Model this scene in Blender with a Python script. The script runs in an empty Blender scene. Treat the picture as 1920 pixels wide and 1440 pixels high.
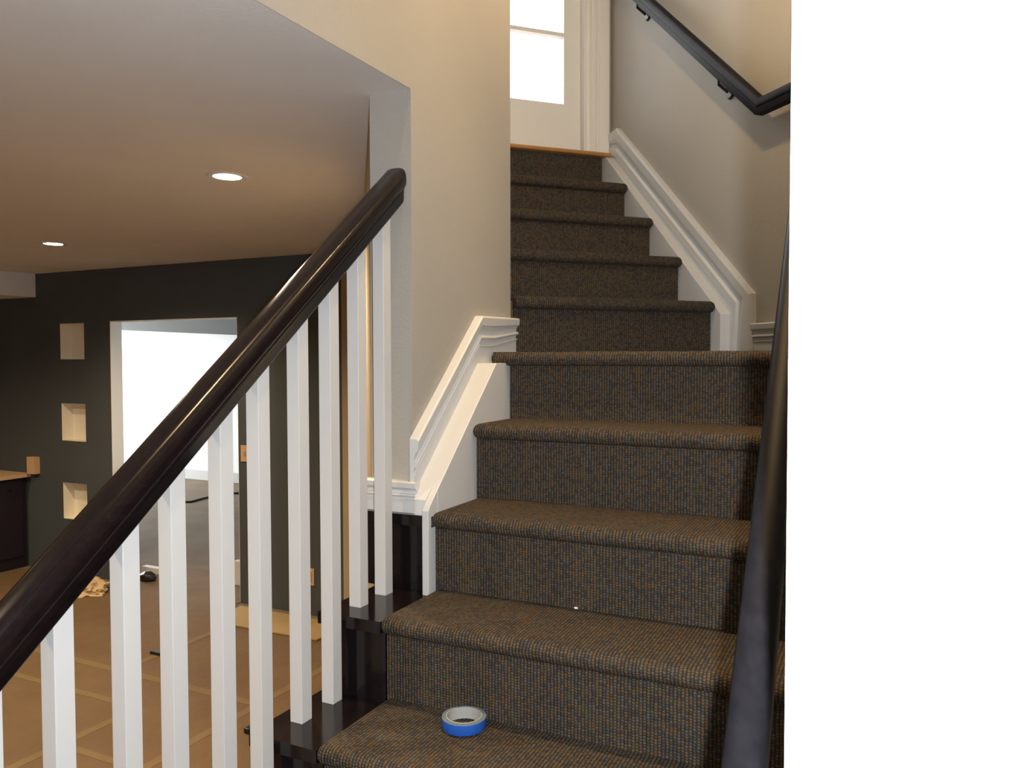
import bpy, bmesh, math, random
from math import sin, cos, pi, radians
from mathutils import Vector, Matrix, noise
random.seed(4)
SC = bpy.context.scene
COL = SC.collection

# ------------------------------------------------------------------ frames
# world: camera above the origin, z = 0 is the basement floor.
# L frame (s along the lower flight, t across it to the right), U frame the same for the upper flight
PHI, TURN = 0.4408, 0.7931
ZC = 1.7315                       # eye height
Fv = Vector((sin(PHI), cos(PHI), 0)); Nv = Vector((cos(PHI), -sin(PHI), 0))
F2 = Vector((sin(PHI-TURN), cos(PHI-TURN), 0)); N2 = Vector((cos(PHI-TURN), -sin(PHI-TURN), 0))
P1 = Vector((-0.29237, 1.78400, 0)); Q1 = Vector((0.75171, 2.87655, 0))
def L(s, t, z=0.0): return P1 + Fv*s + Nv*t + Vector((0, 0, z))
def U(s, t, z=0.0): return Q1 + F2*s + N2*t + Vector((0, 0, z))
def U2L(s, t):
    d = U(s, t) - P1
    return d.dot(Fv), d.dot(Nv)
H = 0.19
SS = [0.0, 0.2258, 0.4465, 0.6660]               # riser positions of the lower flight
ZS = [0.947, 1.141, 1.341, 1.549, 1.750]         # carpet levels S0..S4 (landing)
RUN = 0.2273
ZQ = 1.940; RUN2 = 0.2232
CEIL = 2.425; TOPC = 5.1

# ------------------------------------------------------------------ materials
def new_mat(name):
    m = bpy.data.materials.new(name); m.use_nodes = True
    nt = m.node_tree; b = nt.nodes['Principled BSDF']
    return m, nt, b
def N(nt, typ, **kw):
    n = nt.nodes.new(typ)
    for k, v in kw.items(): setattr(n, k, v)
    return n
def ramp(nt, fac, stops, interp='LINEAR'):
    r = nt.nodes.new('ShaderNodeValToRGB'); r.color_ramp.interpolation = interp
    e = r.color_ramp.elements
    while len(e) > 1: e.remove(e[-1])
    e[0].position, e[0].color = stops[0][0], (*stops[0][1], 1)
    for p, c in stops[1:]:
        x = e.new(p); x.color = (*c, 1)
    nt.links.new(fac, r.inputs[0]); return r.outputs[0]
def paint(name, col, rough=0.6, bump=0.0, scale=120, var=0.03, spec=0.4, bdist=0.002):
    m, nt, b = new_mat(name)
    tc = N(nt, 'ShaderNodeTexCoord')
    n1 = N(nt, 'ShaderNodeTexNoise'); n1.inputs['Scale'].default_value = 2.5; n1.inputs['Detail'].default_value = 4
    nt.links.new(tc.outputs['Object'], n1.inputs['Vector'])
    lo = tuple(c*(1-var) for c in col); hi = tuple(min(1, c*(1+var)) for c in col)
    nt.links.new(ramp(nt, n1.outputs['Fac'], [(0.3, lo), (0.7, hi)]), b.inputs['Base Color'])
    b.inputs['Roughness'].default_value = rough
    b.inputs['Specular IOR Level'].default_value = spec
    if bump:
        n2 = N(nt, 'ShaderNodeTexNoise'); n2.inputs['Scale'].default_value = scale; n2.inputs['Detail'].default_value = 3
        nt.links.new(tc.outputs['Object'], n2.inputs['Vector'])
        bp = N(nt, 'ShaderNodeBump'); bp.inputs['Strength'].default_value = bump; bp.inputs['Distance'].default_value = bdist
        nt.links.new(n2.outputs['Fac'], bp.inputs['Height']); nt.links.new(bp.outputs['Normal'], b.inputs['Normal'])
    return m
M = {}
M['taupe'] = paint('taupe_wall_paint', (0.355, 0.333, 0.295), 0.75, 0.35, 140)
M['cream'] = paint('warm_cream_paint', (0.40, 0.31, 0.19), 0.7, 0.2, 140)
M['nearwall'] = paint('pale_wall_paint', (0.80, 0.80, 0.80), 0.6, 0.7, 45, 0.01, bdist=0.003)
M['ceiling'] = paint('ceiling_paint', (0.66, 0.64, 0.62), 0.85, 0.4, 160)
M['white'] = paint('white_trim_paint', (0.56, 0.56, 0.55), 0.38, 0.08, 60, 0.02)
M['baluster'] = paint('white_baluster_paint', (0.52, 0.52, 0.515), 0.4, 0.05, 60, 0.02)
M['doorwhite'] = paint('white_door_paint', (0.72, 0.70, 0.66), 0.4, 0.08, 60, 0.02)
M['dark'] = paint('charcoal_wall_paint', (0.060, 0.068, 0.075), 0.7, 0.3, 140, 0.06)
M['darkcab'] = paint('black_cabinet_paint', (0.014, 0.009, 0.014), 0.5, 0.05, 60, 0.1)
M['niche'] = paint('pale_niche_paint', (0.78, 0.72, 0.60), 0.7)
M['farroom'] = paint('white_room_paint', (0.85, 0.86, 0.85), 0.8, 0.1, 120, 0.01)
M['bulk'] = paint('grey_bulkhead_paint', (0.12, 0.125, 0.12), 0.8, 0.1, 120, 0.01)
M['farfloor'] = paint('grey_floor', (0.17, 0.128, 0.085), 0.85, 0.1, 30, 0.15)
M['tan'] = paint('tan_plastic', (0.55, 0.36, 0.20), 0.5)
M['oak'] = paint('oak_wood', (0.42, 0.20, 0.06), 0.4, 0.1, 90, 0.15)
M['palewood'] = paint('pale_wood', (0.36, 0.25, 0.115), 0.6, 0.1, 90, 0.12)
M['black'] = paint('black_plastic', (0.012, 0.012, 0.014), 0.4)
M['metal'] = paint('dark_bracket_metal', (0.05, 0.045, 0.04), 0.3); M['metal'].node_tree.nodes['Principled BSDF'].inputs['Metallic'].default_value = 0.8
M['tapewhite'] = paint('cardboard_core', (0.36, 0.35, 0.31), 0.8, 0.1, 200)
M['tapeblue'] = paint('blue_painters_tape', (0.015, 0.095, 0.42), 0.55, 0.2, 400, 0.08)
M['tapeside'] = paint('blue_tape_edge', (0.13, 0.17, 0.20), 0.75, 0.2, 500, 0.08)
M['lint'] = paint('white_scrap', (0.8, 0.8, 0.78), 0.8)
# dark stained glossy wood with faint grain
def stain(name, base, hi, rough, spec=0.5):
    m, nt, b = new_mat(name)
    tc = N(nt, 'ShaderNodeTexCoord'); mp = N(nt, 'ShaderNodeMapping'); mp.inputs['Scale'].default_value = (30, 4, 30)
    nt.links.new(tc.outputs['Object'], mp.inputs[0])
    n1 = N(nt, 'ShaderNodeTexNoise'); n1.inputs['Scale'].default_value = 3; n1.inputs['Detail'].default_value = 5
    nt.links.new(mp.outputs[0], n1.inputs['Vector'])
    nt.links.new(ramp(nt, n1.outputs['Fac'], [(0.35, base), (0.75, hi)]), b.inputs['Base Color'])
    b.inputs['Roughness'].default_value = rough; b.inputs['Specular IOR Level'].default_value = spec
    return m
M['rail'] = stain('dark_espresso_rail', (0.006, 0.0035, 0.004), (0.010, 0.006, 0.006), 0.20, 0.22)
M['tread'] = stain('black_stained_tread', (0.006, 0.004, 0.005), (0.010, 0.007, 0.007), 0.13, 0.38)
M['wallrail'] = stain('dark_wall_rail', (0.008, 0.008, 0.010), (0.013, 0.012, 0.015), 0.45, 0.06)

def carpet_mat():
    m, nt, b = new_mat('loop_pile_carpet'); lk = nt.links.new
    uv = N(nt, 'ShaderNodeUVMap'); sp = N(nt, 'ShaderNodeSeparateXYZ'); lk(uv.outputs[0], sp.inputs[0])
    def math_(op, a, b_=None):
        n = N(nt, 'ShaderNodeMath', operation=op)
        for i, v in enumerate((a, b_)):
            if v is None: continue
            if isinstance(v, (int, float)): n.inputs[i].default_value = v
            else: lk(v, n.inputs[i])
        return n.outputs[0]
    wob = N(nt, 'ShaderNodeTexNoise'); wob.inputs['Scale'].default_value = 60; lk(uv.outputs[0], wob.inputs['Vector'])
    wv = math_('MULTIPLY', math_('SUBTRACT', wob.outputs['Fac'], 0.5), 0.5)
    u = math_('ADD', math_('DIVIDE', sp.outputs[0], 0.0076), wv)
    fu = math_('FLOOR', u)
    half = math_('MULTIPLY', math_('MODULO', fu, 2.0), 0.25)
    v = math_('ADD', math_('ADD', math_('DIVIDE', sp.outputs[1], 0.0060), half), wv)
    fv = math_('FLOOR', v)
    cb = N(nt, 'ShaderNodeCombineXYZ'); lk(fu, cb.inputs[0]); lk(fv, cb.inputs[1])
    wn = N(nt, 'ShaderNodeTexWhiteNoise', noise_dimensions='2D'); lk(cb.outputs[0], wn.inputs['Vector'])
    col = ramp(nt, wn.outputs['Value'], [(0.0, (0.072, 0.061, 0.053)), (0.26, (0.088, 0.075, 0.064)), (0.46, (0.112, 0.094, 0.078)),
                                         (0.62, (0.118, 0.084, 0.050)), (0.78, (0.142, 0.084, 0.044)), (0.90, (0.098, 0.088, 0.052))], 'CONSTANT')
    pu = math_('ABSOLUTE', math_('SINE', math_('MULTIPLY', u, pi)))
    pv = math_('ABSOLUTE', math_('SINE', math_('MULTIPLY', v, pi)))
    hgt = math_('MULTIPLY', math_('POWER', pu, 0.9), math_('POWER', pv, 0.35))
    mx = N(nt, 'ShaderNodeMix', data_type='RGBA'); mx.blend_type = 'MULTIPLY'; mx.inputs[0].default_value = 1
    dk = ramp(nt, hgt, [(0.0, (0.26, 0.26, 0.26)), (0.8, (0.88, 0.88, 0.88))])
    lk(col, mx.inputs[6]); lk(dk, mx.inputs[7]); lk(mx.outputs[2], b.inputs['Base Color'])
    bp = N(nt, 'ShaderNodeBump'); bp.inputs['Strength'].default_value = 0.9; bp.inputs['Distance'].default_value = 0.003
    lk(hgt, bp.inputs['Height']); lk(bp.outputs['Normal'], b.inputs['Normal'])
    b.inputs['Roughness'].default_value = 0.95; b.inputs['Specular IOR Level'].default_value = 0.1
    return m
M['carpet'] = carpet_mat()

def paper_mat(name, c0, c1):
    m, nt, b = new_mat(name); lk = nt.links.new
    tc = N(nt, 'ShaderNodeTexCoord')
    n1 = N(nt, 'ShaderNodeTexNoise'); n1.inputs['Scale'].default_value = 1.7; n1.inputs['Detail'].default_value = 6; n1.inputs['Roughness'].default_value = 0.6
    lk(tc.outputs['Object'], n1.inputs['Vector'])
    lk(ramp(nt, n1.outputs['Fac'], [(0.3, c0), (0.7, c1)]), b.inputs['Base Color'])
    n2 = N(nt, 'ShaderNodeTexNoise'); n2.inputs['Scale'].default_value = 9; n2.inputs['Detail'].default_value = 5
    lk(tc.outputs['Object'], n2.inputs['Vector'])
    bp = N(nt, 'ShaderNodeBump'); bp.inputs['Strength'].default_value = 0.5; bp.inputs['Distance'].default_value = 0.02
    lk(n2.outputs['Fac'], bp.inputs['Height']); lk(bp.outputs['Normal'], b.inputs['Normal'])
    b.inputs['Roughness'].default_value = 0.7
    return m
M['paper'] = paper_mat('brown_kraft_paper', (0.115, 0.066, 0.027), (0.165, 0.098, 0.042))
M['papertape'] = paper_mat('paper_seam_tape', (0.155, 0.10, 0.042), (0.20, 0.135, 0.058))
M['palepaper'] = paper_mat('pale_paper', (0.50, 0.34, 0.17), (0.60, 0.42, 0.23))

def emit_mat(name, col, strength):
    m, nt, b = new_mat(name); b.inputs['Base Color'].default_value = (0.8, 0.8, 0.8, 1)
    b.inputs['Emission Color'].default_value = (*col, 1); b.inputs['Emission Strength'].default_value = strength
    return m
M['lens'] = emit_mat('lit_lamp_lens', (1.0, 0.80, 0.50), 60)
M['globe'] = emit_mat('lit_lamp_globe', (1.0, 0.70, 0.36), 580)
def glass_mat():
    m, nt, b = new_mat('window_glass'); lk = nt.links.new
    out = nt.nodes['Material Output']; tr = N(nt, 'ShaderNodeBsdfTransparent'); gl = N(nt, 'ShaderNodeBsdfGlossy'); gl.inputs['Roughness'].default_value = 0.02
    mx = N(nt, 'ShaderNodeMixShader'); mx.inputs[0].default_value = 0.06
    lk(tr.outputs[0], mx.inputs[1]); lk(gl.outputs[0], mx.inputs[2]); lk(mx.outputs[0], out.inputs['Surface'])
    return m
M['glass'] = glass_mat()

# ------------------------------------------------------------------ mesh helpers (world coordinates in, object origin = base)
def obj(name, verts, faces, mat, parent=None, uvs=None, smooth=False, bevel=0.0, seg=2):
    verts = [Vector(v) for v in verts]
    if parent is not None:
        base = BASE[parent.name]
    else:
        base = Vector((sum(v.x for v in verts)/len(verts), sum(v.y for v in verts)/len(verts), min(v.z for v in verts)))
    me = bpy.data.meshes.new(name)
    me.from_pydata([v-base for v in verts], [], faces)
    if uvs:
        ul = me.uv_layers.new(name='UVMap')
        for lp in me.loops: ul.data[lp.index].uv = uvs[lp.vertex_index]
    bm = bmesh.new(); bm.from_mesh(me); bmesh.ops.recalc_face_normals(bm, faces=bm.faces); bm.to_mesh(me); bm.free()
    me.materials.append(mat)
    o = bpy.data.objects.new(name, me); COL.objects.link(o)
    if parent is None: o.location = base
    else: o.parent = parent
    BASE[o.name] = base
    if smooth:
        for p in me.polygons: p.use_smooth = True
    if bevel:
        md = o.modifiers.new('bevel', 'BEVEL'); md.width = bevel; md.segments = seg; md.limit_method = 'ANGLE'; md.angle_limit = radians(40)
    return o
BASE = {}
def thing(name, label, cat, base, group=None):
    o = bpy.data.objects.new(name, None); COL.objects.link(o); o.location = base; o.empty_display_size = 0.05
    BASE[o.name] = Vector(base); o['label'] = label; o['category'] = cat
    if group: o['group'] = group
    return o
def tag(o, label, cat, group=None, kind=None):
    if label: o['label'] = label
    if cat: o['category'] = cat
    if group: o['group'] = group
    if kind: o['kind'] = kind
    return o
def struct(o, label=None):
    o['kind'] = 'structure'
    if label: o['label'] = label
    return o
class MB:
    def __init__(s): s.v = []; s.f = []
    def add(s, vs, fs):
        n = len(s.v); s.v += [Vector(v) for v in vs]; s.f += [[i+n for i in f] for f in fs]; return s
    def prism(s, poly, z0, z1, fr=L):
        n = len(poly); a = [fr(p[0], p[1], z0) for p in poly]; b = [fr(p[0], p[1], z1) for p in poly]
        return s.add(a+b, [list(range(n))[::-1], list(range(n, 2*n))] + [[i, (i+1) % n, n+(i+1) % n, n+i] for i in range(n)])
    def box(s, s0, s1, t0, t1, z0, z1, fr=L):
        return s.prism([(s0, t0), (s0, t1), (s1, t1), (s1, t0)], z0, z1, fr)
    def side(s, poly, t0, t1, fr=L):          # polygon in (s,z), extruded across t
        n = len(poly); a = [fr(p[0], t0, p[1]) for p in poly]; b = [fr(p[0], t1, p[1]) for p in poly]
        return s.add(a+b, [list(range(n)), list(range(n, 2*n))[::-1]] + [[i, n+i, n+(i+1) % n, (i+1) % n] for i in range(n)])
    def rings(s, rings, closed=True, caps=True):
        m = len(rings[0]); vs = [v for r in rings for v in r]; fs = []
        for i in range(len(rings)-1):
            for j in range(m if closed else m-1):
                k = (j+1) % m
                fs.append([i*m+j, i*m+k, (i+1)*m+k, (i+1)*m+j])
        if caps and closed:
            fs.append(list(range(m))[::-1]); fs.append([(len(rings)-1)*m+j for j in range(m)])
        return s.add(vs, fs)
    def lathe(s, c, prof, seg=32, ax=(Vector((1, 0, 0)), Vector((0, 1, 0)), Vector((0, 0, 1)))):
        rs = []
        for k in range(seg):
            a = 2*pi*k/seg
            rs.append([Vector(c) + (ax[0]*cos(a)+ax[1]*sin(a))*r + ax[2]*z for r, z in prof])
        m = len(prof); fs = []
        for k in range(seg):
            k2 = (k+1) % seg
            for j in range(m-1): fs.append([k*m+j, k2*m+j, k2*m+j+1, k*m+j+1])
        return s.add([v for r in rs for v in r], fs)
    def tube(s, pts, r, seg=8):
        rs = []
        for i, p in enumerate(pts):
            p = Vector(p); d = (Vector(pts[min(i+1, len(pts)-1)])-Vector(pts[max(i-1, 0)])).normalized()
            up = Vector((0, 0, 1)) if abs(d.z) < 0.9 else Vector((1, 0, 0))
            a = d.cross(up).normalized(); b = d.cross(a)
            rs.append([p+(a*cos(2*pi*k/seg)+b*sin(2*pi*k/seg))*r for k in range(seg)])
        return s.rings(rs)
    def out(s, name, mat, parent=None, **kw): return obj(name, s.v, s.f, mat, parent, **kw)

# ------------------------------------------------------------------ the shell
struct(MB().box(-3.3, 7.0, -12.5, 3.0, -0.12, 0.0).out('floor', M['farfloor']), 'grey floor of the basement and of the bright room behind the opening')
struct(MB().prism([(-3.3, -6.5), (-3.3, -.079), (.24, -.079), (.245, -.13), (.838, -.125), (1.9, -1.20), (2.74, -2.05), (2.74, -6.5)], CEIL, CEIL+0.004).out('ceiling', M['ceiling']), 'flat taupe basement ceiling with round downlights')
struct(MB().box(-3.3, -1.0, -0.077, 3.0, CEIL, CEIL+0.02).out('ceiling_entry', M['ceiling']))
struct(MB().box(2.74, 7.0, -12.5, -1.9, 2.45, 2.5).out('ceiling_back_room', M['farroom']))
struct(MB().box(-1.4, 4.5, -3.5, 2.2, TOPC, TOPC+0.1).out('ceiling_upper', M['ceiling']))
struct(MB().box(-3.4, -3.3, -6.5, 3.0, 0, CEIL).out('wall_back', M['taupe']))
struct(MB().box(-3.3, 2.65, -6.5, -6.2, 0, CEIL).out('wall_left', M['dark']))
struct(MB().box(-3.3, -0.94, 2.7, 2.9, 0, CEIL).out('wall_right', M['taupe']))
# the dark far wall with its doorless opening and three square cut-outs
SW, TH = 2.65, 0.10
o0, o1, oz = -4.362, -3.057, 2.022
q0, q1 = -4.947, -4.655
zq = [(0.440, 0.735), (1.073, 1.374), (1.727, 2.013)]
fw = MB()
def fbox(t0, t1, z0, z1): fw.box(SW, SW+TH, t0, t1, z0, z1)
fbox(-6.4, q0, 0, CEIL); fbox(q1, o0, 0, CEIL); fbox(o0, o1, oz, CEIL); fbox(o1, -2.14, 0, CEIL)
zz = [0]+[z for p in zq for z in p]+[CEIL]
for i in range(0, len(zz), 2): fbox(q0, q1, zz[i], zz[i+1])
struct(fw.out('wall_far', M['dark']), 'charcoal painted wall with a tall opening and three square cut-outs')
struct(MB().box(SW-0.02, SW+TH, -2.14, -1.93, 0, CEIL).out('wall_far_end', M['cream']))
# liners of the openings
tr = MB()
for z0, z1 in zq:
    e = 0.004
    tr.box(SW+.004, SW+TH+.004, q0, q0+e, z0, z1); tr.box(SW+.004, SW+TH+.004, q1-e, q1, z0, z1)
    tr.box(SW+TH-.002, SW+TH+.004, q0+e, q1-e, z0+e, z1-e)
    tr.box(SW+.004, SW+TH+.004, q0+e, q1-e, z0, z0+e); tr.box(SW+.004, SW+TH+.004, q0+e, q1-e, z1-e, z1)
struct(tr.out('trim_1', M['niche']), 'pale inner faces of the three square cut-outs in the dark wall')
tr = MB(); e = 0.006
tr.box(SW+.004, SW+TH+.004, o0, o0+e, 0, oz); tr.box(SW+.004, SW+TH+.004, o1-e, o1, 0, oz); tr.box(SW+.004, SW+TH+.004, o0+e, o1-e, oz-e, oz)
struct(tr.out('trim_2', M['farroom']), 'white inner faces of the tall opening in the dark wall')
# bright room beyond
struct(MB().box(6.67, 6.85, -12.5, -1.9, 0, 2.5).out('wall_back_room', M['farroom']), 'brightly sunlit white wall seen through the opening')
struct(MB().box(2.85, 6.7, -2.2, -1.95, 0, 2.5).out('wall_back_room_right', M['farroom']))
struct(MB().box(2.85, 3.0, -12.5, -6.4, 0, 2.5).out('wall_back_room_near', M['farroom']))
# its left wall holds a window
lw = MB(); WT = -11.6
lw.box(2.85, 3.6, WT-.15, WT, 0, 2.5); lw.box(6.2, 6.7, WT-.15, WT, 0, 2.5); lw.box(3.6, 6.2, WT-.15, WT, 0, 0.6); lw.box(3.6, 6.2, WT-.15, WT, 2.2, 2.5)
struct(lw.out('wall_back_room_left', M['farroom']))
wf = MB()
for a, b, c, d in ((3.6, 6.2, .6, .66), (3.6, 6.2, 2.14, 2.2), (3.6, 3.66, .66, 2.14), (6.14, 6.2, .66, 2.14), (4.87, 4.93, .66, 2.14)): wf.box(a, b, WT-.1, WT-.04, c, d)
struct(wf.out('window_1', M['white']))
# bulkhead dropping in front of the sunlit wall, and that wall's baseboard
bk = MB(); a = [L(6.42, -12.4, 2.30), L(6.42, -2.25, 1.84), L(6.42, -2.25, 2.45), L(6.42, -12.4, 2.45)]
b = [v+Fv*0.25 for v in a]
bk.add(a+b, [[0, 1, 2, 3], [7, 6, 5, 4], [0, 4, 5, 1], [1, 5, 6, 2], [2, 6, 7, 3], [3, 7, 4, 0]])
struct(bk.out('trim_3', M['bulk']), 'grey bulkhead along the top of the sunlit back wall')
struct(MB().box(6.65, 6.67, -11.6, -2.2, 0, 0.145).out('baseboard_back_room', M['white'], bevel=0.004), 'white baseboard under the sunlit back wall')

# left soffit over the bar
struct(MB().box(-3.3, 2.65, -6.2, -5.235, 2.235, CEIL).out('trim_4', M['ceiling']), 'boxed-in taupe soffit above the dark bar recess')

# partition beside the stairs
KX = 0.595/0.804
pm = MB().prism([(.24, -.205), (.24, -.077), (.838, -.077), (.96, -.20), (.96, -.205-.72*KX)], 0, CEIL+.004)
pm.box(-1.0, .838, -.197, -.077, CEIL+.004, TOPC)
pm.box(-1.0, .2399, -.0785, -.077, CEIL-.0005, CEIL+.004)
struct(pm.out('wall_partition', M['taupe']), 'taupe wall standing beside the lower stairs and rising above the basement ceiling')
pb = MB(); p0 = (.96, -.205-.72*KX); p1 = (2.66, -.205-2.42*KX)
pb.prism([p0, p1, (p1[0], p1[1]+.14), (p0[0], p0[1]+.14)], 0, CEIL)
struct(pb.out('wall_partition_side', M['cream']))
pb2 = MB(); a0 = (.2402, -.205); 
pb2.prism([(.243, -.2075), (.96, -.2075-.717*KX), (.96, -.204-.717*KX), (.243, -.204)], 0, CEIL-.001)
struct(pb2.out('wall_partition_face', M['cream']))
# door head casing on that face
def onface(s, off): return (s, -.205-(s-.24)*KX - off)
hd = MB().prism([onface(2.28, 0), onface(2.60, 0), (2.56, onface(2.60, 0)[1]-.03), (2.24, onface(2.28, 0)[1]-.03)], 2.04, 2.16)
struct(hd.out('trim_5', M['white']), 'small white casing head between the two last balusters')
# stairwell wall above the basement ceiling
struct(MB().box(-1.12, -1.0, -.2, 1.1, CEIL+.02, TOPC).out('wall_stairwell_back', M['taupe']))
c = U2L(-.034, -.80)
wl = MB().prism([(.0, 0), (1.25, 0), (1.25, -.12), (-.08, -.12)], 1.60, TOPC, fr=lambda s, t, z: L(.838, -.077, z)+F2*s+N2*t)
struct(wl.out('wall_upper_left', M['taupe']))
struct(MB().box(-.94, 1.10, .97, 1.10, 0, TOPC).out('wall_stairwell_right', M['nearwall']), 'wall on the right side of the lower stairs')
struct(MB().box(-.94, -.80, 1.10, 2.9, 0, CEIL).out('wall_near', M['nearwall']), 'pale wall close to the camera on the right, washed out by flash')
struct(MB().box(-.70, 1.20, .06, .18, 0.5, TOPC, fr=U).out('wall_upper_right', M['taupe']), 'tan wall on the right of the upper stairs carrying the handrail')
# top floor and door wall
SD = 0.963
struct(MB().box(.945, 1.6, -1.1, .3, 2.55, 2.685, fr=U).out('floor_upper', M['oak']))
dw = MB()
dw.box(SD, SD+.14, -1.3, -.845, 2.685, TOPC, fr=U); dw.box(SD, SD+.14, -.045, .3, 2.685, TOPC, fr=U); dw.box(SD, SD+.14, -.845, -.045, 4.75, TOPC, fr=U)
struct(dw.out('wall_upper_end', M['taupe']))

# ------------------------------------------------------------------ glazed door at the top
door = thing('door_1', 'white glazed door at the top of the stairs with daylight behind', 'door', U(SD, -.45, 2.70)); del door['category']; door['kind'] = 'structure'
d0, d1 = -.835, -.086
g0, g1 = -.735, -.172
zr = [2.70+.235]
rows = 5; ph = 0.317
lf = MB()
lf.box(SD+.03, SD+.07, d0, g0, 2.70, 4.72, fr=U); lf.box(SD+.03, SD+.07, g1, d1, 2.70, 4.72, fr=U)
zb = ZQ+.995; zt = zb+rows*ph+4*0.018
lf.box(SD+.03, SD+.07, g0, g1, 2.70, zb, fr=U); lf.box(SD+.03, SD+.07, g0, g1, zt, 4.72, fr=U)
leaf = lf.out('door_leaf', M['doorwhite'], door)
mu = MB(); mu.box(SD+.035, SD+.065, (g0+g1)/2-.01, (g0+g1)/2+.01, zb, zt, fr=U)
for i in range(1, rows): mu.box(SD+.034, SD+.066, g0, g1, zb+i*ph+(i-1)*.018, zb+i*ph+i*.018, fr=U)
mu.out('muntins', M['doorwhite'], leaf)
MB().box(SD+.048, SD+.052, g0, g1, zb, zt, fr=U).out('glass_panes', M['glass'], leaf)
# casing with flutes
def casing(t0, t1, z0, z1, name, parent):
    w = t1-t0; prof = [(0, 0), (0, .014), (.08, .018), (.16, .018), (.20, .012), (.26, .012), (.30, .018), (.42, .018), (.46, .012), (.54, .012), (.58, .019), (.86, .022), (1.0, .022), (1.0, 0)]
    r0 = [U(SD-d, t0+f*w, z0) for f, d in prof]; r1 = [U(SD-d, t0+f*w, z1) for f, d in prof]
    return MB().rings([r0, r1]).out(name, M['doorwhite'], parent)
casing(-.072, .042, 2.687, 4.75, 'door_casing', door)
MB().box(SD-.01, SD+.09, -.085, -.045, 2.687, 4.75, fr=U).out('door_jamb', M['doorwhite'], door)
MB().box(SD-.01, SD+.09, -.845, -.836, 2.687, 4.75, fr=U).out('door_jamb', M['doorwhite'], door)
MB().box(SD-.01, SD+.09, -.836, -.085, 4.725, 4.75, fr=U).out('door_head', M['doorwhite'], door)

# ------------------------------------------------------------------ staircases
stair = thing('wooden_staircase', 'black stained wooden stairs with glossy ends beside the carpet runner', 'staircase', L(-.5, .4, 0))
def ztr(k): return ZS[k] if k >= 0 else ZS[0]+k*.1894      # carpet level of step k
def srs(k): return SS[k-1] if k >= 1 else (k-1)*RUN        # riser front of step k
for k in range(-4, 4):
    z = ztr(k)-.012; s0 = srs(k); s1 = srs(k+1)
    t0 = -.18 if k < 3 else -.074
    if k == 3:
        m = MB().box(s0+.016, s1+.01, .0015, .955, z-.028, z)
    else:
        back = .2385 if k == 2 else s1+.01
        ol = -.238 if k == 2 else -.18
        m = MB().prism([(s0-.020, ol), (s0-.020, -.0012), (s0+.016, -.0012), (s0+.016, .955), (s1+.01, .955), (s1+.01, -.0012), (back, -.0012), (back, ol)], z-.028, z)
    m.out('tread', M['tread'], stair)
    zl = (ztr(k-1)-.012) if k > -4 else 0
    tl = -.17 if k < 3 else -.0015
    ol = -.232 if k == 2 else -.17
    if k < 3: m = MB().prism([(s0, ol), (s0, -.0012), (s0+.014, -.0012), (s0+.014, .955), (s0+.026, .955), (s0+.026, .01), (s0+.0125, .01), (s0+.0125, ol)], zl, z-.028)
    else: m = MB().box(s0+.014, s0+.026, .0015, .955, zl, z-.028)
    m.out('riser', M['tread'], stair)
st = [(srs(-4)+.03, 0)]
for k in range(-4, 3):
    st += [(srs(k)+.03, ztr(k)-.041)]
    st += [(min(srs(k+1)+.03, .236), ztr(k)-.041)]
st += [(.236, 0)]
MB().side(st, -.17, -.15).out('stringer', M['tread'], stair)

# carpet: treads with a bullnose and risers, uv in metres so that the loops stay the same size
def carpet_tread(name, parent, s0, s1, z, t0, t1, fr, nose=.026, th=.042, voff=0):
    r = th/2; pts = [(s1, z)]
    pts.append((s0-nose+r, z))
    for i in range(1, 8):
        a = pi/2 + pi*i/8
        pts.append((s0-nose+r+r*cos(a)*1.0, z-r+r*sin(a)))
    pts.append((s0-nose+r, z-th)); pts.append((s0+.012, z-th))
    pts.append((s0+.012, z-.012)); pts.append((s1, z-.012))
    arc = [0]
    for i in range(1, len(pts)): arc.append(arc[-1]+math.hypot(pts[i][0]-pts[i-1][0], pts[i][1]-pts[i-1][1]))
    n = len(pts); cols = 24; vs = []; uv = []
    rows_ = []
    ts = [t0, t0+.004, t0+.012] + [t0+.012+(t1-.012-t0-.012)*i/cols for i in range(1, cols)] + [t1-.012, t1-.004, t1]
    for j, t in enumerate(ts):
        e = min(t-t0, t1-t); sh = .008*(1-min(1, e/.012))**2
        for i, (s, zz_) in enumerate(pts):
            cs, cz = s0-nose+r, z-r
            if i <= 9:    # shrink the upper skin and nose a little towards the ends
                ds, dz = s-cs, zz_-cz
                if i == 0: s2, z2 = s, zz_-sh
                else:
                    l = math.hypot(ds, dz) or 1; s2, z2 = s-ds/l*sh, zz_-dz/l*sh
            else: s2, z2 = s, zz_
            w = .0012*noise.noise(Vector((t*9, s*9+z*3, 1.7)))
            vs.append(fr(s2, t, z2+(w if i < 6 else 0))); uv.append((t, voff+arc[i]))
    fs = []
    m = len(ts)
    for j in range(m-1):
        for i in range(n):
            k = (i+1) % n
            fs.append([j*n+i, j*n+k, (j+1)*n+k, (j+1)*n+i])
    fs.append(list(range(n))); fs.append([(m-1)*n+i for i in range(n)][::-1])
    o = obj(name, vs, fs, M['carpet'], parent, uvs=uv)
    for p in o.data.polygons: p.use_smooth = len(p.vertices) == 4
    md = o.modifiers.new('es', 'EDGE_SPLIT'); md.split_angle = radians(50)
    return o
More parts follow.
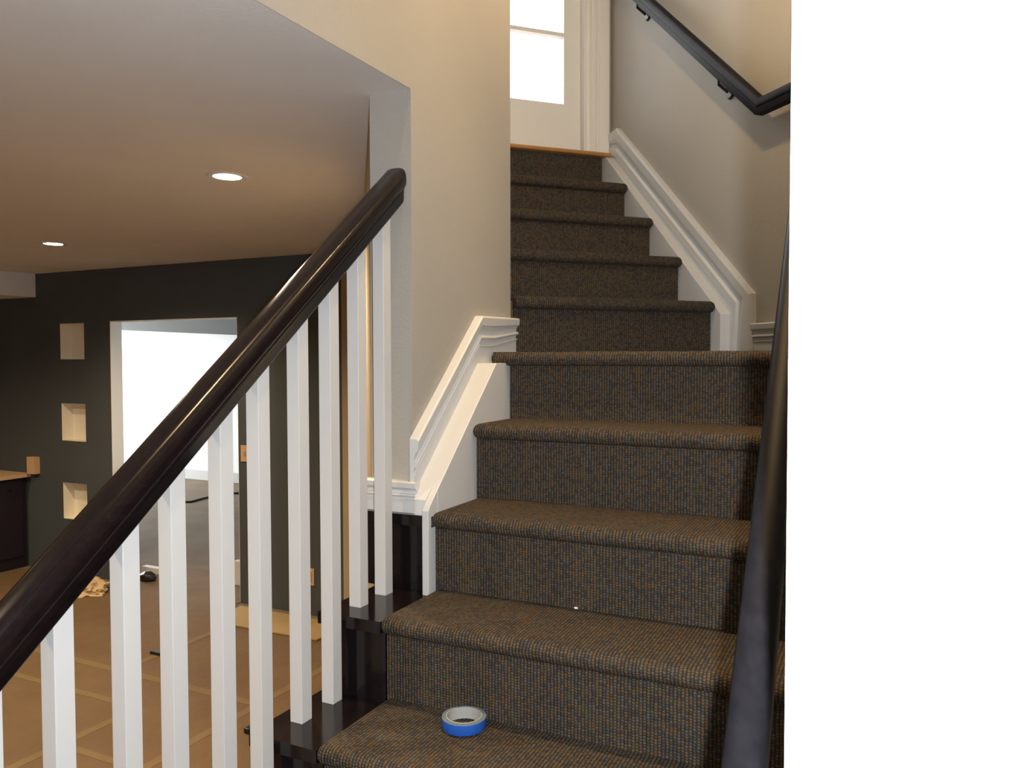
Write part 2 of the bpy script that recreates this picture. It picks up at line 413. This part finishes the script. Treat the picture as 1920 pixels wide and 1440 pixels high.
def carpet_riser(name, parent, s0, z0, z1, t0, t1, fr):
    vs = []; uv = []
    bev = [(s0+.013, t0), (s0+.003, t0), (s0, t0+.003), (s0, t1-.003), (s0+.003, t1), (s0+.013, t1)]
    for z in (z0-.004, z1):
        for s, t in bev: vs.append(fr(s, t, z)); uv.append((t+(s-s0), z))
    fs = [[i, (i+1) % 6, 6+(i+1) % 6, 6+i] for i in range(6)] + [[5, 4, 3, 2, 1, 0], [6, 7, 8, 9, 10, 11]]
    return obj(name, vs, fs, M['carpet'], parent, uvs=uv)
run = thing('carpet_runner', 'brown loop-pile carpet on the lower flight beside the black wooden stair ends', 'carpet', L(-.3, .45, 0))
for k in range(-4, 4):
    z = ztr(k); s0 = srs(k); s1 = srs(k+1)+.012
    t0 = 0.001
    to = .0002 if k < 2 else .001
    carpet_tread('tread_carpet', run, s0, s1-.006, z, to, .955, L, voff=k*.4)
    zl = ztr(k-1) if k > -4 else 0.002
    carpet_riser('riser_carpet', run, s0, zl, z-.033, t0, .953, L)
carpet_riser('riser_carpet', run, srs(4), ztr(3), ztr(4)-.033, 0.001, .953, L)
# landing
def Ul(s, t): return U2L(s, t)
land = [(SS[3]-.006, -.052), (.838, -.074), Ul(.02, -.79), Ul(.02, .0), Ul(-.02, .055), (1.02, .955), (SS[3]-.006, .955)]
lm = thing('landing_carpet', 'brown carpet of the quarter landing at the turn of the stairs', 'carpet', L(.9, .4, ZS[4]-.012))
z = ZS[4]
carpet_tread('tread_carpet', lm, SS[3], SS[3]+.02, z, -.052, .955, L, voff=2)
n = len(land); vs = [L(a, b, z-.012) for a, b in land]+[L(a, b, z) for a, b in land]; uv = [(b, a) for a, b in land]*2
obj('landing_surface', vs, [list(range(n))[::-1], list(range(n, 2*n))]+[[i, (i+1) % n, n+(i+1) % n, n+i] for i in range(n)], M['carpet'], lm, uvs=uv)
struct(MB().prism([(SS[3]+.03, -.07), (.838, -.076)]+[Ul(.03, -.79), Ul(.03, .05), (1.02, .96), (SS[3]+.03, .96)], 1.60, z-.012).out('floor_landing', M['palewood']))
up = thing('upper_carpet', 'brown carpet on the upper flight leading to the glazed door', 'carpet', U(.4, -.4, ZS[4]))
for k in range(5):
    z = ZQ+H*k; s0 = RUN2*k+.026
    if k < 4:
        carpet_tread('tread_carpet', up, s0, RUN2*(k+1)+.026, z, -.785, -.001, U, voff=5+k*.4)
    carpet_riser('riser_carpet', up, s0, z-H, z-(.033 if k < 4 else .020), -.783, -.006, U)
sub = MB()
poly = [(.04, 1.76)]
for k in range(4):
    poly += [(RUN2*k+.04, ZQ+H*k-.0125), (RUN2*(k+1)+.04, ZQ+H*k-.0125)]
poly += [(RUN2*4+.04, ZQ+H*4-.021), (.944, ZQ+H*4-.021), (.944, 1.76)]
us = sub.side(poly, -.78, -.003, fr=U).out('upper_staircase', M['palewood']); tag(us, 'rough wooden steps hidden under the carpet of the upper flight', 'staircase')
# oak nosing at the very top
ok = MB()
pts = [(.918, 2.699)]
x0 = RUN2*4-.004
for i in range(7):
    a = pi/2+pi*i/6; pts.append((x0+.009+.0095*cos(a), 2.6895+.0095*sin(a)))
pts += [(.918, 2.68)]
ok.side(pts, -.79, .028, fr=U); tag(ok.out('oak_threshold', M['oak']), 'thin honey oak nosing at the foot of the glazed door', 'threshold')

# ------------------------------------------------------------------ mouldings and skirt boards
PROF = [(0, 0), (0, .013), (.36, .013), (.37, .017), (.40, .017), (.41, .012), (.50, .013), (.52, .020), (.55, .022), (.60, .020), (.61, .014), (.70, .014), (.78, .020), (.80, .025), (.96, .027), (1.0, .022), (1.0, 0)]
def moulding(name, lower, upper, nrm, P, label=None, prof=PROF):
    # lower / upper: matched lists of (u, z); P(u, z) -> point on the wall plane
    rings = []
    for (ul, zl), (uu, zu) in zip(lower, upper):
        rings.append([P(ul+(uu-ul)*f, zl+(zu-zl)*f)+nrm*d for f, d in prof])
    o = MB().rings(rings).out(name, M['white'])
    return struct(o, label)
TW = -.077
moulding('baseboard_left', [(.2245, 1.372+.0), (.590, 1.7145), (.680, 1.7145), (.838, 1.7505), (.852, 1.7505)], [(.2245, 1.522), (.589, 1.858), (.680, 1.8595), (.838, 1.862), (.852, 1.862)],
         Nv, lambda u, z: L(u, TW+.0005, z), 'sloping white moulded baseboard beside the lower flight')
# around the partition end, standing on the black tread
zb0 = ZS[2]-.012
moulding('baseboard_partition', [(TW+.022, zb0), (-.205, zb0), (-.228, zb0)], [(TW+.022, zb0+.083), (-.205, zb0+.083), (-.228, zb0+.083)],
         -Fv, lambda u, z: L(.2395, u, z), 'short white baseboard on the end of the wall above the black tread')
# skirt board on the left: thick board, its top edge catches the light
sk = MB().side([(.192, ZS[1]-.0115), (.192, 1.345), (.200, 1.355), (.580, 1.7165), (.64, 1.716), (.72, 1.60), (.5, 1.2), (.4, ZS[1]-.0115)], -.0545, -.0002)
# keep the board's foot narrow in front of the black riser
sk = MB()
sk.side([(.192, ZS[1]-.0115), (.192, 1.345), (.200, 1.357), (.2385, 1.394), (.2385, ZS[1]-.0115)], -.020, -.0012)
sk.side([(.2385, ZS[1]+.02), (.2385, 1.394), (.580, 1.7165), (.70, 1.7165), (.70, 1.45), (.45, 1.25)], -.0765, -.0012)
struct(sk.out('trim_6', M['white'], bevel=.0015), 'white skirt board between the left wall and the lower carpet')
tp = MB(); tp.side([(.212, 1.369), (.2385, 1.394), (.2385, 1.3292), (.212, 1.3292)], -.056, -.0205)
struct(tp.out('trim_7', M['white']))

# right wall of the upper flight
TR = .06
lo = [(.975, ZQ+.770), (-.005, ZQ-.028), (.036, ZQ-.189)]
hi = [(.860, ZQ+.868), (-.149, ZQ+.018), (-.158, ZQ-.189)]
lo2 = [(.985, ZQ+.772), (.0, ZQ-.028), (.036, ZQ-.189)]
hi2 = [(.985, ZQ+.858), (.860, ZQ+.868), (-.149, ZQ+.018), (-.158, ZQ-.189)]
lo3 = [(.975, ZQ+.766), (.880, ZQ+.700), (.0, ZQ-.028), (.036, ZQ-.189)]
moulding('baseboard_right', lo3, hi2, -N2, lambda u, z: U(u, TR-.0005, z), 'sloping white moulded baseboard beside the upper flight',
         prof=[(0, 0), (0, .014), (.18, .014), (.22, .020), (.40, .020), (.46, .011), (.56, .011), (.62, .018), (.70, .022), (.92, .024), (1.0, .020), (1.0, 0)])
moulding('baseboard_landing', [(-.150, ZS[4]), (-.66, ZS[4])], [(-.150, ZS[4]+.102), (-.66, ZS[4]+.102)], -N2, lambda u, z: U(u, TR-.0005, z), 'horizontal white baseboard of the landing half hidden by the dark rail')
sr = MB().side([(-.022, ZS[4]+.001), (-.022, ZQ-.048), (.0, ZQ-.030), (.900, ZQ+.739), (.960, ZQ+.739), (.960, ZQ+.58), (.91, ZQ+.56), (.25, ZS[4]+.001)], .0015, TR-.001, fr=U)
struct(sr.out('trim_8', M['white'], bevel=.0015), 'white skirt board between the right wall and the upper carpet')
# thin edge trim on the near wall at the right edge of the picture
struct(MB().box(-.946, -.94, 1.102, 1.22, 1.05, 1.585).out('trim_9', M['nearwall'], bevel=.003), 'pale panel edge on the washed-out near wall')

# ------------------------------------------------------------------ balustrade
SL = .838
rl = thing('stair_railing', 'black handrail on square white balusters along the open side of the stairs', 'railing', L(-.5, -.12, 0))
RT = -.120
def rail_z(s): return 1.940 + SL*(s-.0)        # underside of the rail at s=0 (world z)
ZR0 = 1.941
def railprof(w, h):
    # (across, up) closed outline, moulded: narrow foot, finger groove, rounded wide top
    half = [(.0, 0), (.36, 0), (.385, .04), (.39, .33), (.41, .36), (.405, .40), (.46, .43), (.495, .50), (.50, .62), (.485, .76), (.43, .88), (.32, .96), (.17, .995), (.0, 1.0)]
    pts = [(a*w, b*h) for a, b in half] + [(-a*w, b*h) for a, b in half[-2:0:-1]]
    return pts
def rail(name, mat, parent, pa, pb, side, w, h, endcut=True, tip=0.0):
    d = (pb-pa).normalized(); up_ = side.cross(d); 
    if up_.z < 0: up_ = -up_
    rs = []
    prof = railprof(w, h)
    def ring(p, vertical, k=1.0):
        out = []
        for a, b in prof:
            q = p + side*(a*k) + up_*((b-h/2)*k+h/2)
            if vertical:        # slide along the rail so that the end is a vertical cut
                dh = Vector((d.x, d.y, 0)); off = (q-p).dot(dh.normalized())
                q = q - d*(off/d.dot(dh.normalized()))
            out.append(q)
        return out
    rs.append(ring(pa, True))
    if tip:
        rs.append(ring(pb-d*tip, True)); rs.append(ring(pb-d*tip*.35, True, .93)); rs.append(ring(pb, True, .72))
    else: rs.append(ring(pb, True))
    o = MB().rings(rs).out(name, mat, parent)
    for p in o.data.polygons: p.use_smooth = len(p.vertices) == 4
    md = o.modifiers.new('es', 'EDGE_SPLIT'); md.split_angle = radians(32)
    return o
def lz(s, off=0): return ZR0+SL*s+off
rail('handrail', M['rail'], rl, L(-2.0, RT, lz(-2.0)), L(.237, RT, lz(.237)), Nv, .070, .070, tip=.012)
BH = .0165
cen = [.167, .061, -.045, -.152, -.273, -.374, -.490, -.588, -.709, -.82, -.93, -1.04]
for i, c in enumerate(cen):
    k = 1 - i//2
    zb_ = ztr(k)-.0125
    v = []
    for s in (c-BH, c+BH):
        for t in (RT-BH, RT+BH): v.append(L(s, t, zb_))
    for s in (c-BH, c+BH):
        for t in (RT-BH, RT+BH): v.append(L(s, t, lz(s, .012)))
    obj('baluster', v, [[0, 2, 3, 1], [4, 5, 7, 6], [0, 1, 5, 4], [2, 6, 7, 3], [0, 4, 6, 2], [1, 3, 7, 5]], M['baluster'], rl, bevel=.0012)

# wall handrail, lower flight
hr = thing('wall_handrail', 'dark wooden handrail on the right wall beside the lower flight', 'handrail', L(-.7, .9, .3))
pa = L(-1.15, .912, .97+.392-.37*SL-.03); 
# measured left edge: (-.782,.90,z .392) (.03,.87,z 1.06) relative to the first tread
A = Vector((-.782, .920, .97+.392-.055)); B = Vector((.030, .893, .97+1.060-.055))
dAB = (B-A)
pA = A-dAB*.12; pB = A+dAB*1.75
rail('handrail', M['wallrail'], hr, L(*pA), L(*pB), Nv, .040, .056)
for f in (.35, 1.15):
    p = A+dAB*f
    m = MB(); m.tube([L(p.x, p.y, p.z+.002), L(p.x, p.y, p.z-.03), L(p.x, .955, p.z-.05)], .006)
    m.lathe(L(p.x, .9695, p.z-.05), [(0.0, .010), (.02, .010), (.026, 0)], 20, (Fv, Vector((0, 0, 1)), -Nv))
    m.out('bracket', M['metal'], hr)
# wall handrail, upper flight
h2 = thing('wall_handrail', 'dark wooden handrail on the tan right wall bending where the landing begins', 'handrail', U(.2, 0, 2.4))
zk = ZQ+.607; KS = -.232; US = .873
ra = U(-.62, .0, zk); rb = U(KS, .0, zk); rc = U(.93, .0, zk+US*(.93-KS))
def railpath(name, mat, parent, pts, side, w, h):
    rs = []
    ds = [(pts[i+1]-pts[i]).normalized() for i in range(len(pts)-1)]
    for i, p in enumerate(pts):
        d = ds[0] if i == 0 else ds[-1] if i == len(pts)-1 else (ds[i-1]+ds[i]).normalized()
        u_ = side.cross(d); u_ = u_ if u_.z > 0 else -u_
        k = 1.0
        if 0 < i < len(pts)-1: k = 1/max(.5, d.dot(ds[i]))
        rs.append([p+side*a+u_*(b*k) for a, b in railprof(w, h)])
    o = MB().rings(rs).out(name, mat, parent)
    for q in o.data.polygons: q.use_smooth = len(q.vertices) == 4
    md = o.modifiers.new('es', 'EDGE_SPLIT'); md.split_angle = radians(32)
railpath('handrail', M['wallrail'], h2, [ra, rb, rc], N2, .044, .054)
for s in (-.42, .0, .60):
    z = zk+max(0, US*(s-KS))
    m = MB(); m.tube([U(s, 0, z+.004), U(s, .0, z-.022), U(s+.005, .045, z-.045)], .006)
    m.lathe(U(s+.005, .0595, z-.045), [(0, .010), (.02, .010), (.026, 0)], 20, (F2, Vector((0, 0, 1)), -N2))
    m.out('bracket', M['metal'], h2)

# ------------------------------------------------------------------ small things
# painter's tape
tz = ztr(0)+.0015; tc_ = L(-.052, .234, tz)
tp = thing('painters_tape', 'roll of blue masking tape lying on the carpeted step at the bottom', 'tape roll', tc_)
Ro, Ri, Rc, hh = .0475, .0385, .0365, .0245
m = MB().lathe(tc_, [(Ri, .001), (Ro-.001, .001), (Ro, .002), (Ro, hh-.001)], 48)
m.out('tape_winding', M['tapeblue'], tp, smooth=True)
m = MB().lathe(tc_, [(Ro, hh-.001), (Ro-.001, hh), (Ri, hh)], 48); m.out('tape_side', M['tapeside'], tp)
m = MB().lathe(tc_, [(Rc, .0005), (Rc, hh+.001), (Ri, hh+.001), (Ri, .0005), (Rc, .0005)], 48); m.out('cardboard_core', M['tapewhite'], tp)
a0 = radians(20); d = Vector((cos(a0), sin(a0), 0)); tg = Vector((-sin(a0), cos(a0), 0))
rr = []
for i in range(6):
    f = i/5; p = tc_ + d*(Ro+.0006+.010*f*f) + tg*(.026*f - .004)
    rr.append((p, ))
vs = []; fs = []
for i, (p,) in enumerate(rr):
    tip_ = .006*(i/5)
    vs += [p+Vector((0, 0, .002+tip_*.5)), p+Vector((0, 0, hh-.001))]
for i in range(5): fs.append([2*i, 2*i+2, 2*i+3, 2*i+1])
tl = obj('loose_tail', vs, fs, M['tapeblue'], tp); sm = tl.modifiers.new('s', 'SOLIDIFY'); sm.thickness = .0005
# lint
m = MB().box(.222, .226, .380, .388, ztr(1)+.0005, ztr(1)+.004); tag(m.out('paper_scrap', M['lint']), 'tiny white scrap on the second visible carpeted step', 'scrap')

# floor protection paper
pf = thing('floor_paper', 'brown kraft paper protecting the basement floor with taped seams', 'floor covering', L(.5, -2.5, 0.001))
pp = MB().prism([(-3.2, -5.37), (-3.2, -.25), (2.25, -.25), (2.25, -1.76), (2.60, -2.02), (2.60, -3.06), (3.17, -3.07), (3.19, -4.30), (2.56, -4.36), (2.56, -5.37)], .001, .004)
pp.out('paper_sheet', M['paper'], pf)
def strip(s0, s1, t0, t1): MB().box(s0, s1, t0, t1, .004, .0052).out('seam_tape', M['papertape'], pf)
strip(1.425, 1.475, -5.3, -1.75); strip(1.15, 1.19, -5.3, -2.28); strip(.745, .785, -2.27, -.3)
strip(-1.5, 1.15, -2.30, -2.25); strip(1.475, 2.56, -2.79, -2.74); strip(.785, 2.2, -1.79, -1.74)
pl = MB().prism([(2.25, -2.90), (2.27, -2.07), (2.57, -2.05), (2.57, -2.98)], .0055, .016)
tag(pl.out('pale_board', M['palewood'], bevel=.002), 'flat pale board on the floor at the foot of the dark wall', 'board')
# crumpled paper
bm = bmesh.new(); bmesh.ops.create_icosphere(bm, subdivisions=4, radius=1)
for v in bm.verts:
    nz = noise.noise(v.co*2.3)*.35 + abs(noise.noise(v.co*5.1))*.35
    v.co *= 1+nz; v.co.z = max(v.co.z, -.25)
vs = [L(2.36+v.co.x*.11, -4.30+v.co.y*.17, .005+(v.co.z+.25)*.075) for v in bm.verts]; fs = [[v.index for v in f.verts] for f in bm.faces]; bm.free()
tag(obj('crumpled_paper', vs, fs, M['palepaper']), 'crumpled pale paper on the floor left of the tall opening', 'paper')
# dark bundle and white scrap in the opening
bm = bmesh.new(); bmesh.ops.create_icosphere(bm, subdivisions=3, radius=1)
for v in bm.verts:
    v.co *= 1+.25*noise.noise(v.co*3+Vector((5, 2, 1))); v.co.z = max(v.co.z, -.4)
vs = [L(2.76+v.co.x*.05, -4.12+v.co.y*.07, .005+(v.co.z+.4)*.05) for v in bm.verts]; fs = [[v.index for v in f.verts] for f in bm.faces]; bm.free()
tag(obj('tool_pouch', vs, fs, M['black'], smooth=True), 'small dark bundle lying on the paper in the opening', 'bundle')
tag(MB().box(2.90, 2.95, -4.36, -4.10, .005, .055).out('white_batten', M['white'], bevel=.003), 'short white batten lying behind the small dark bundle', 'batten')
tag(MB().box(2.95, 3.0, -3.42, -3.30, .0045, .19).out('white_offcut', M['white'], bevel=.003), 'upright white board offcut beside the right edge of the opening', 'board')
tag(MB().box(1.69, 1.72, -2.82, -2.72, .0045, .022).out('putty_knife', M['black'], bevel=.003), 'small dark tool lying on the brown paper in the middle', 'tool')
tag(MB().box(1.19, 1.24, -1.61, -1.575, .0045, .03).out('rubber_wedge', M['black'], bevel=.005), 'small black wedge on the paper close to the stairs', 'wedge')
cb = MB().tube([L(5.3, -7.6, .012), L(5.35, -7.3, .012), L(5.29, -6.98, .012), L(5.24, -6.6, .012), L(5.3, -6.45, .012), L(5.55, -6.5, .012), L(5.9, -6.5, .012), L(6.2, -6.2, .012)], .012)
tag(cb.out('power_cable', M['black'], smooth=True), 'thin dark cable lying on the grey floor of the bright room', 'cable')
# plates on the dark wall
sp_ = thing('switch_plate', 'tan switch plate on the dark wall right of the opening', 'switch', L(SW, -2.995, 1.01))
MB().box(SW-.008, SW-.0002, -3.030, -2.960, 1.008, 1.124).out('plate', M['tan'], sp_, bevel=.002)
MB().box(SW-.012, SW-.008, -3.002, -2.988, 1.050, 1.082).out('rocker', M['cream'], sp_)
so = thing('wall_outlet', 'tan power outlet low on the dark wall between two balusters', 'outlet', L(SW, -2.43, .20))
MB().box(SW-.008, SW-.0002, -2.465, -2.395, .205, .320).out('plate', M['tan'], so, bevel=.002)
MB().box(SW-.011, SW-.008, -2.447, -2.413, .225, .300).out('socket_face', M['cream'], so)
# dark bar cabinet at far left
bc = thing('bar_cabinet', 'black base cabinet in the recess at the far left', 'cabinet', L(1.3, -5.8, 0))
MB().box(-.5, 2.64, -6.19, -5.40, .0, .755).out('cabinet_body', M['darkcab'], bc)
for i in range(5):
    a = -.48+i*.62; dd = MB().box(a, a+.60, -5.40, -5.382, .10, .74).out('cabinet_door', M['darkcab'], bc, bevel=.003)
    MB().tube([L(a+.5, -5.376, .66), L(a+.5, -5.365, .66)], .012).out('door_knob', M['metal'], dd)
ct = MB().box(-.52, 2.645, -6.19, -5.34, .755, .785).out('countertop', M['tan']); tag(ct, 'tan edged countertop on the black bar cabinet', 'countertop')
us_ = MB().box(2.60, 2.648, -5.32, -5.225, .787, .925).out('backsplash_end', M['tan']); tag(us_, 'short tan upstand at the end of the countertop', 'upstand')

# downlights
def downlight(s, t, label, z=CEIL, group='warm downlights in the basement ceiling'):
    c = L(s, t, z)
    o = thing('recessed_downlight', label, 'ceiling light', c, group)
    m = MB().lathe(c, [(.052, -.0005), (.052, -.004), (.072, -.005), (.078, -.0005)], 32); m.out('trim_ring', M['white'], o)
    m = MB().lathe(c, [(0.0001, -.003), (.052, -.003)], 32); m.out('lamp_lens', M['lens'], o)
    return o
SPOTS = [(.759, -1.231), (1.61, -3.488)]
downlight(.759, -1.231, 'lit round downlight nearest the stairs above the black handrail')
downlight(1.61, -3.488, 'lit round downlight at the far left of the basement ceiling')
downlight(.05, .45, 'added unseen downlight high in the stairwell ceiling, warming the treads', TOPC, None)  # fixture added out of view to go with the tread fill light
HID = [(-1.2, -1.3), (-1.0, -3.6), (.6, -4.9)]
for s, t in HID: downlight(s, t, 'lit round downlight in the unseen near part of the basement ceiling')
# bulb hanging in the stairwell, above the frame
LS, LT, LZ = .69, .52, 3.20
sc_ = thing('pendant_lamp', 'bare warm bulb hanging on a cord in the stairwell above the landing', 'lamp', L(LS, LT, LZ-.04))
MB().tube([L(LS, LT, LZ+.06), L(LS, LT, TOPC-.02)], .004).out('cord', M['black'], sc_)
MB().lathe(L(LS, LT, LZ+.03), [(.0001, 0), (.016, 0), (.018, .03), (.0001, .034)], 20).out('socket', M['metal'], sc_)
MB().lathe(L(LS, LT, TOPC-.03), [(.05, .03), (.045, .005), (.0001, 0)], 24).out('ceiling_rose', M['white'], sc_)
bb = []
for i in range(9):
    a = pi*i/8; bb.append((max(.0001, .030*sin(a)), -.030*cos(a)))
MB().lathe(L(LS, LT, LZ), bb, 24).out('bulb', M['globe'], sc_, smooth=True)

# ------------------------------------------------------------------ lights
def light(name, typ, loc, energy, col, size=.05, target=None, **kw):
    d = bpy.data.lights.new(name, typ); d.energy = energy; d.color = col
    if typ == 'AREA': d.size = size
    else: d.shadow_soft_size = size
    for k, v in kw.items(): setattr(d, k, v)
    o = bpy.data.objects.new(name, d); COL.objects.link(o); o.location = loc
    if target is not None: o.rotation_euler = (Vector(target)-Vector(loc)).to_track_quat('-Z', 'Y').to_euler()
    return o
WARM = (1.0, .77, .50)
light('camera_flash', 'SPOT', Vector((.040, .0, ZC+.034)), 138, (.93, .96, 1.0), .010, target=(.03, 3, ZC+.1), spot_size=radians(140), spot_blend=.3)
for s, t in SPOTS+HID:
    light('downlight_beam', 'SPOT', L(s, t, CEIL-.02), 135, WARM, .05, target=L(s, t, 0), spot_size=radians(150), spot_blend=.7)
light('tread_fill_beam', 'SPOT', L(.05, .45, TOPC-.02), 430, (1.0, .68, .32), .05, target=L(.15, .42, 0), spot_size=radians(36), spot_blend=.6)  # added narrow warm spot that brightens the lower treads from above
w1 = light('window_daylight', 'AREA', L(4.9, WT+.05, 1.4), 300, (.93, .97, 1.0), 2.4, target=L(4.9, WT+2, 1.3)); w1.data.shape = 'RECTANGLE'; w1.data.size_y = 1.4
w2 = light('door_daylight', 'AREA', U(SD+.9, -.45, 3.9), 60, (.95, .98, 1.0), 1.4, target=U(SD-1, -.45, 3.3)); w2.data.shape = 'RECTANGLE'; w2.data.size_y = 2.0

wd = bpy.data.worlds.new('world'); SC.world = wd; wd.use_nodes = True
wd.node_tree.nodes['Background'].inputs[0].default_value = (.90, .95, 1.0, 1); wd.node_tree.nodes['Background'].inputs[1].default_value = 4.0

# ------------------------------------------------------------------ camera
cd = bpy.data.cameras.new('camera'); cam = bpy.data.objects.new('camera', cd); COL.objects.link(cam)
cd.sensor_width = 36; cd.lens = 1465.15/1920*36; cd.clip_start = .02; cd.clip_end = 100
pt, rl_ = .0331, -.0014
fwv = Vector((0, cos(pt), -sin(pt))); upv = Vector((0, sin(pt), cos(pt))); rtv = Vector((1, 0, 0))
r = rtv*cos(rl_)+upv*sin(rl_); u = -rtv*sin(rl_)+upv*cos(rl_)
mt = Matrix((r, u, -fwv)).transposed().to_4x4(); mt.translation = Vector((0, 0, ZC)); cam.matrix_world = mt
SC.camera = cam
SC.view_settings.view_transform = 'Standard'; SC.view_settings.look = 'None'; SC.view_settings.exposure = 0.0; SC.view_settings.gamma = 1.0
SC.view_settings.use_curve_mapping = False
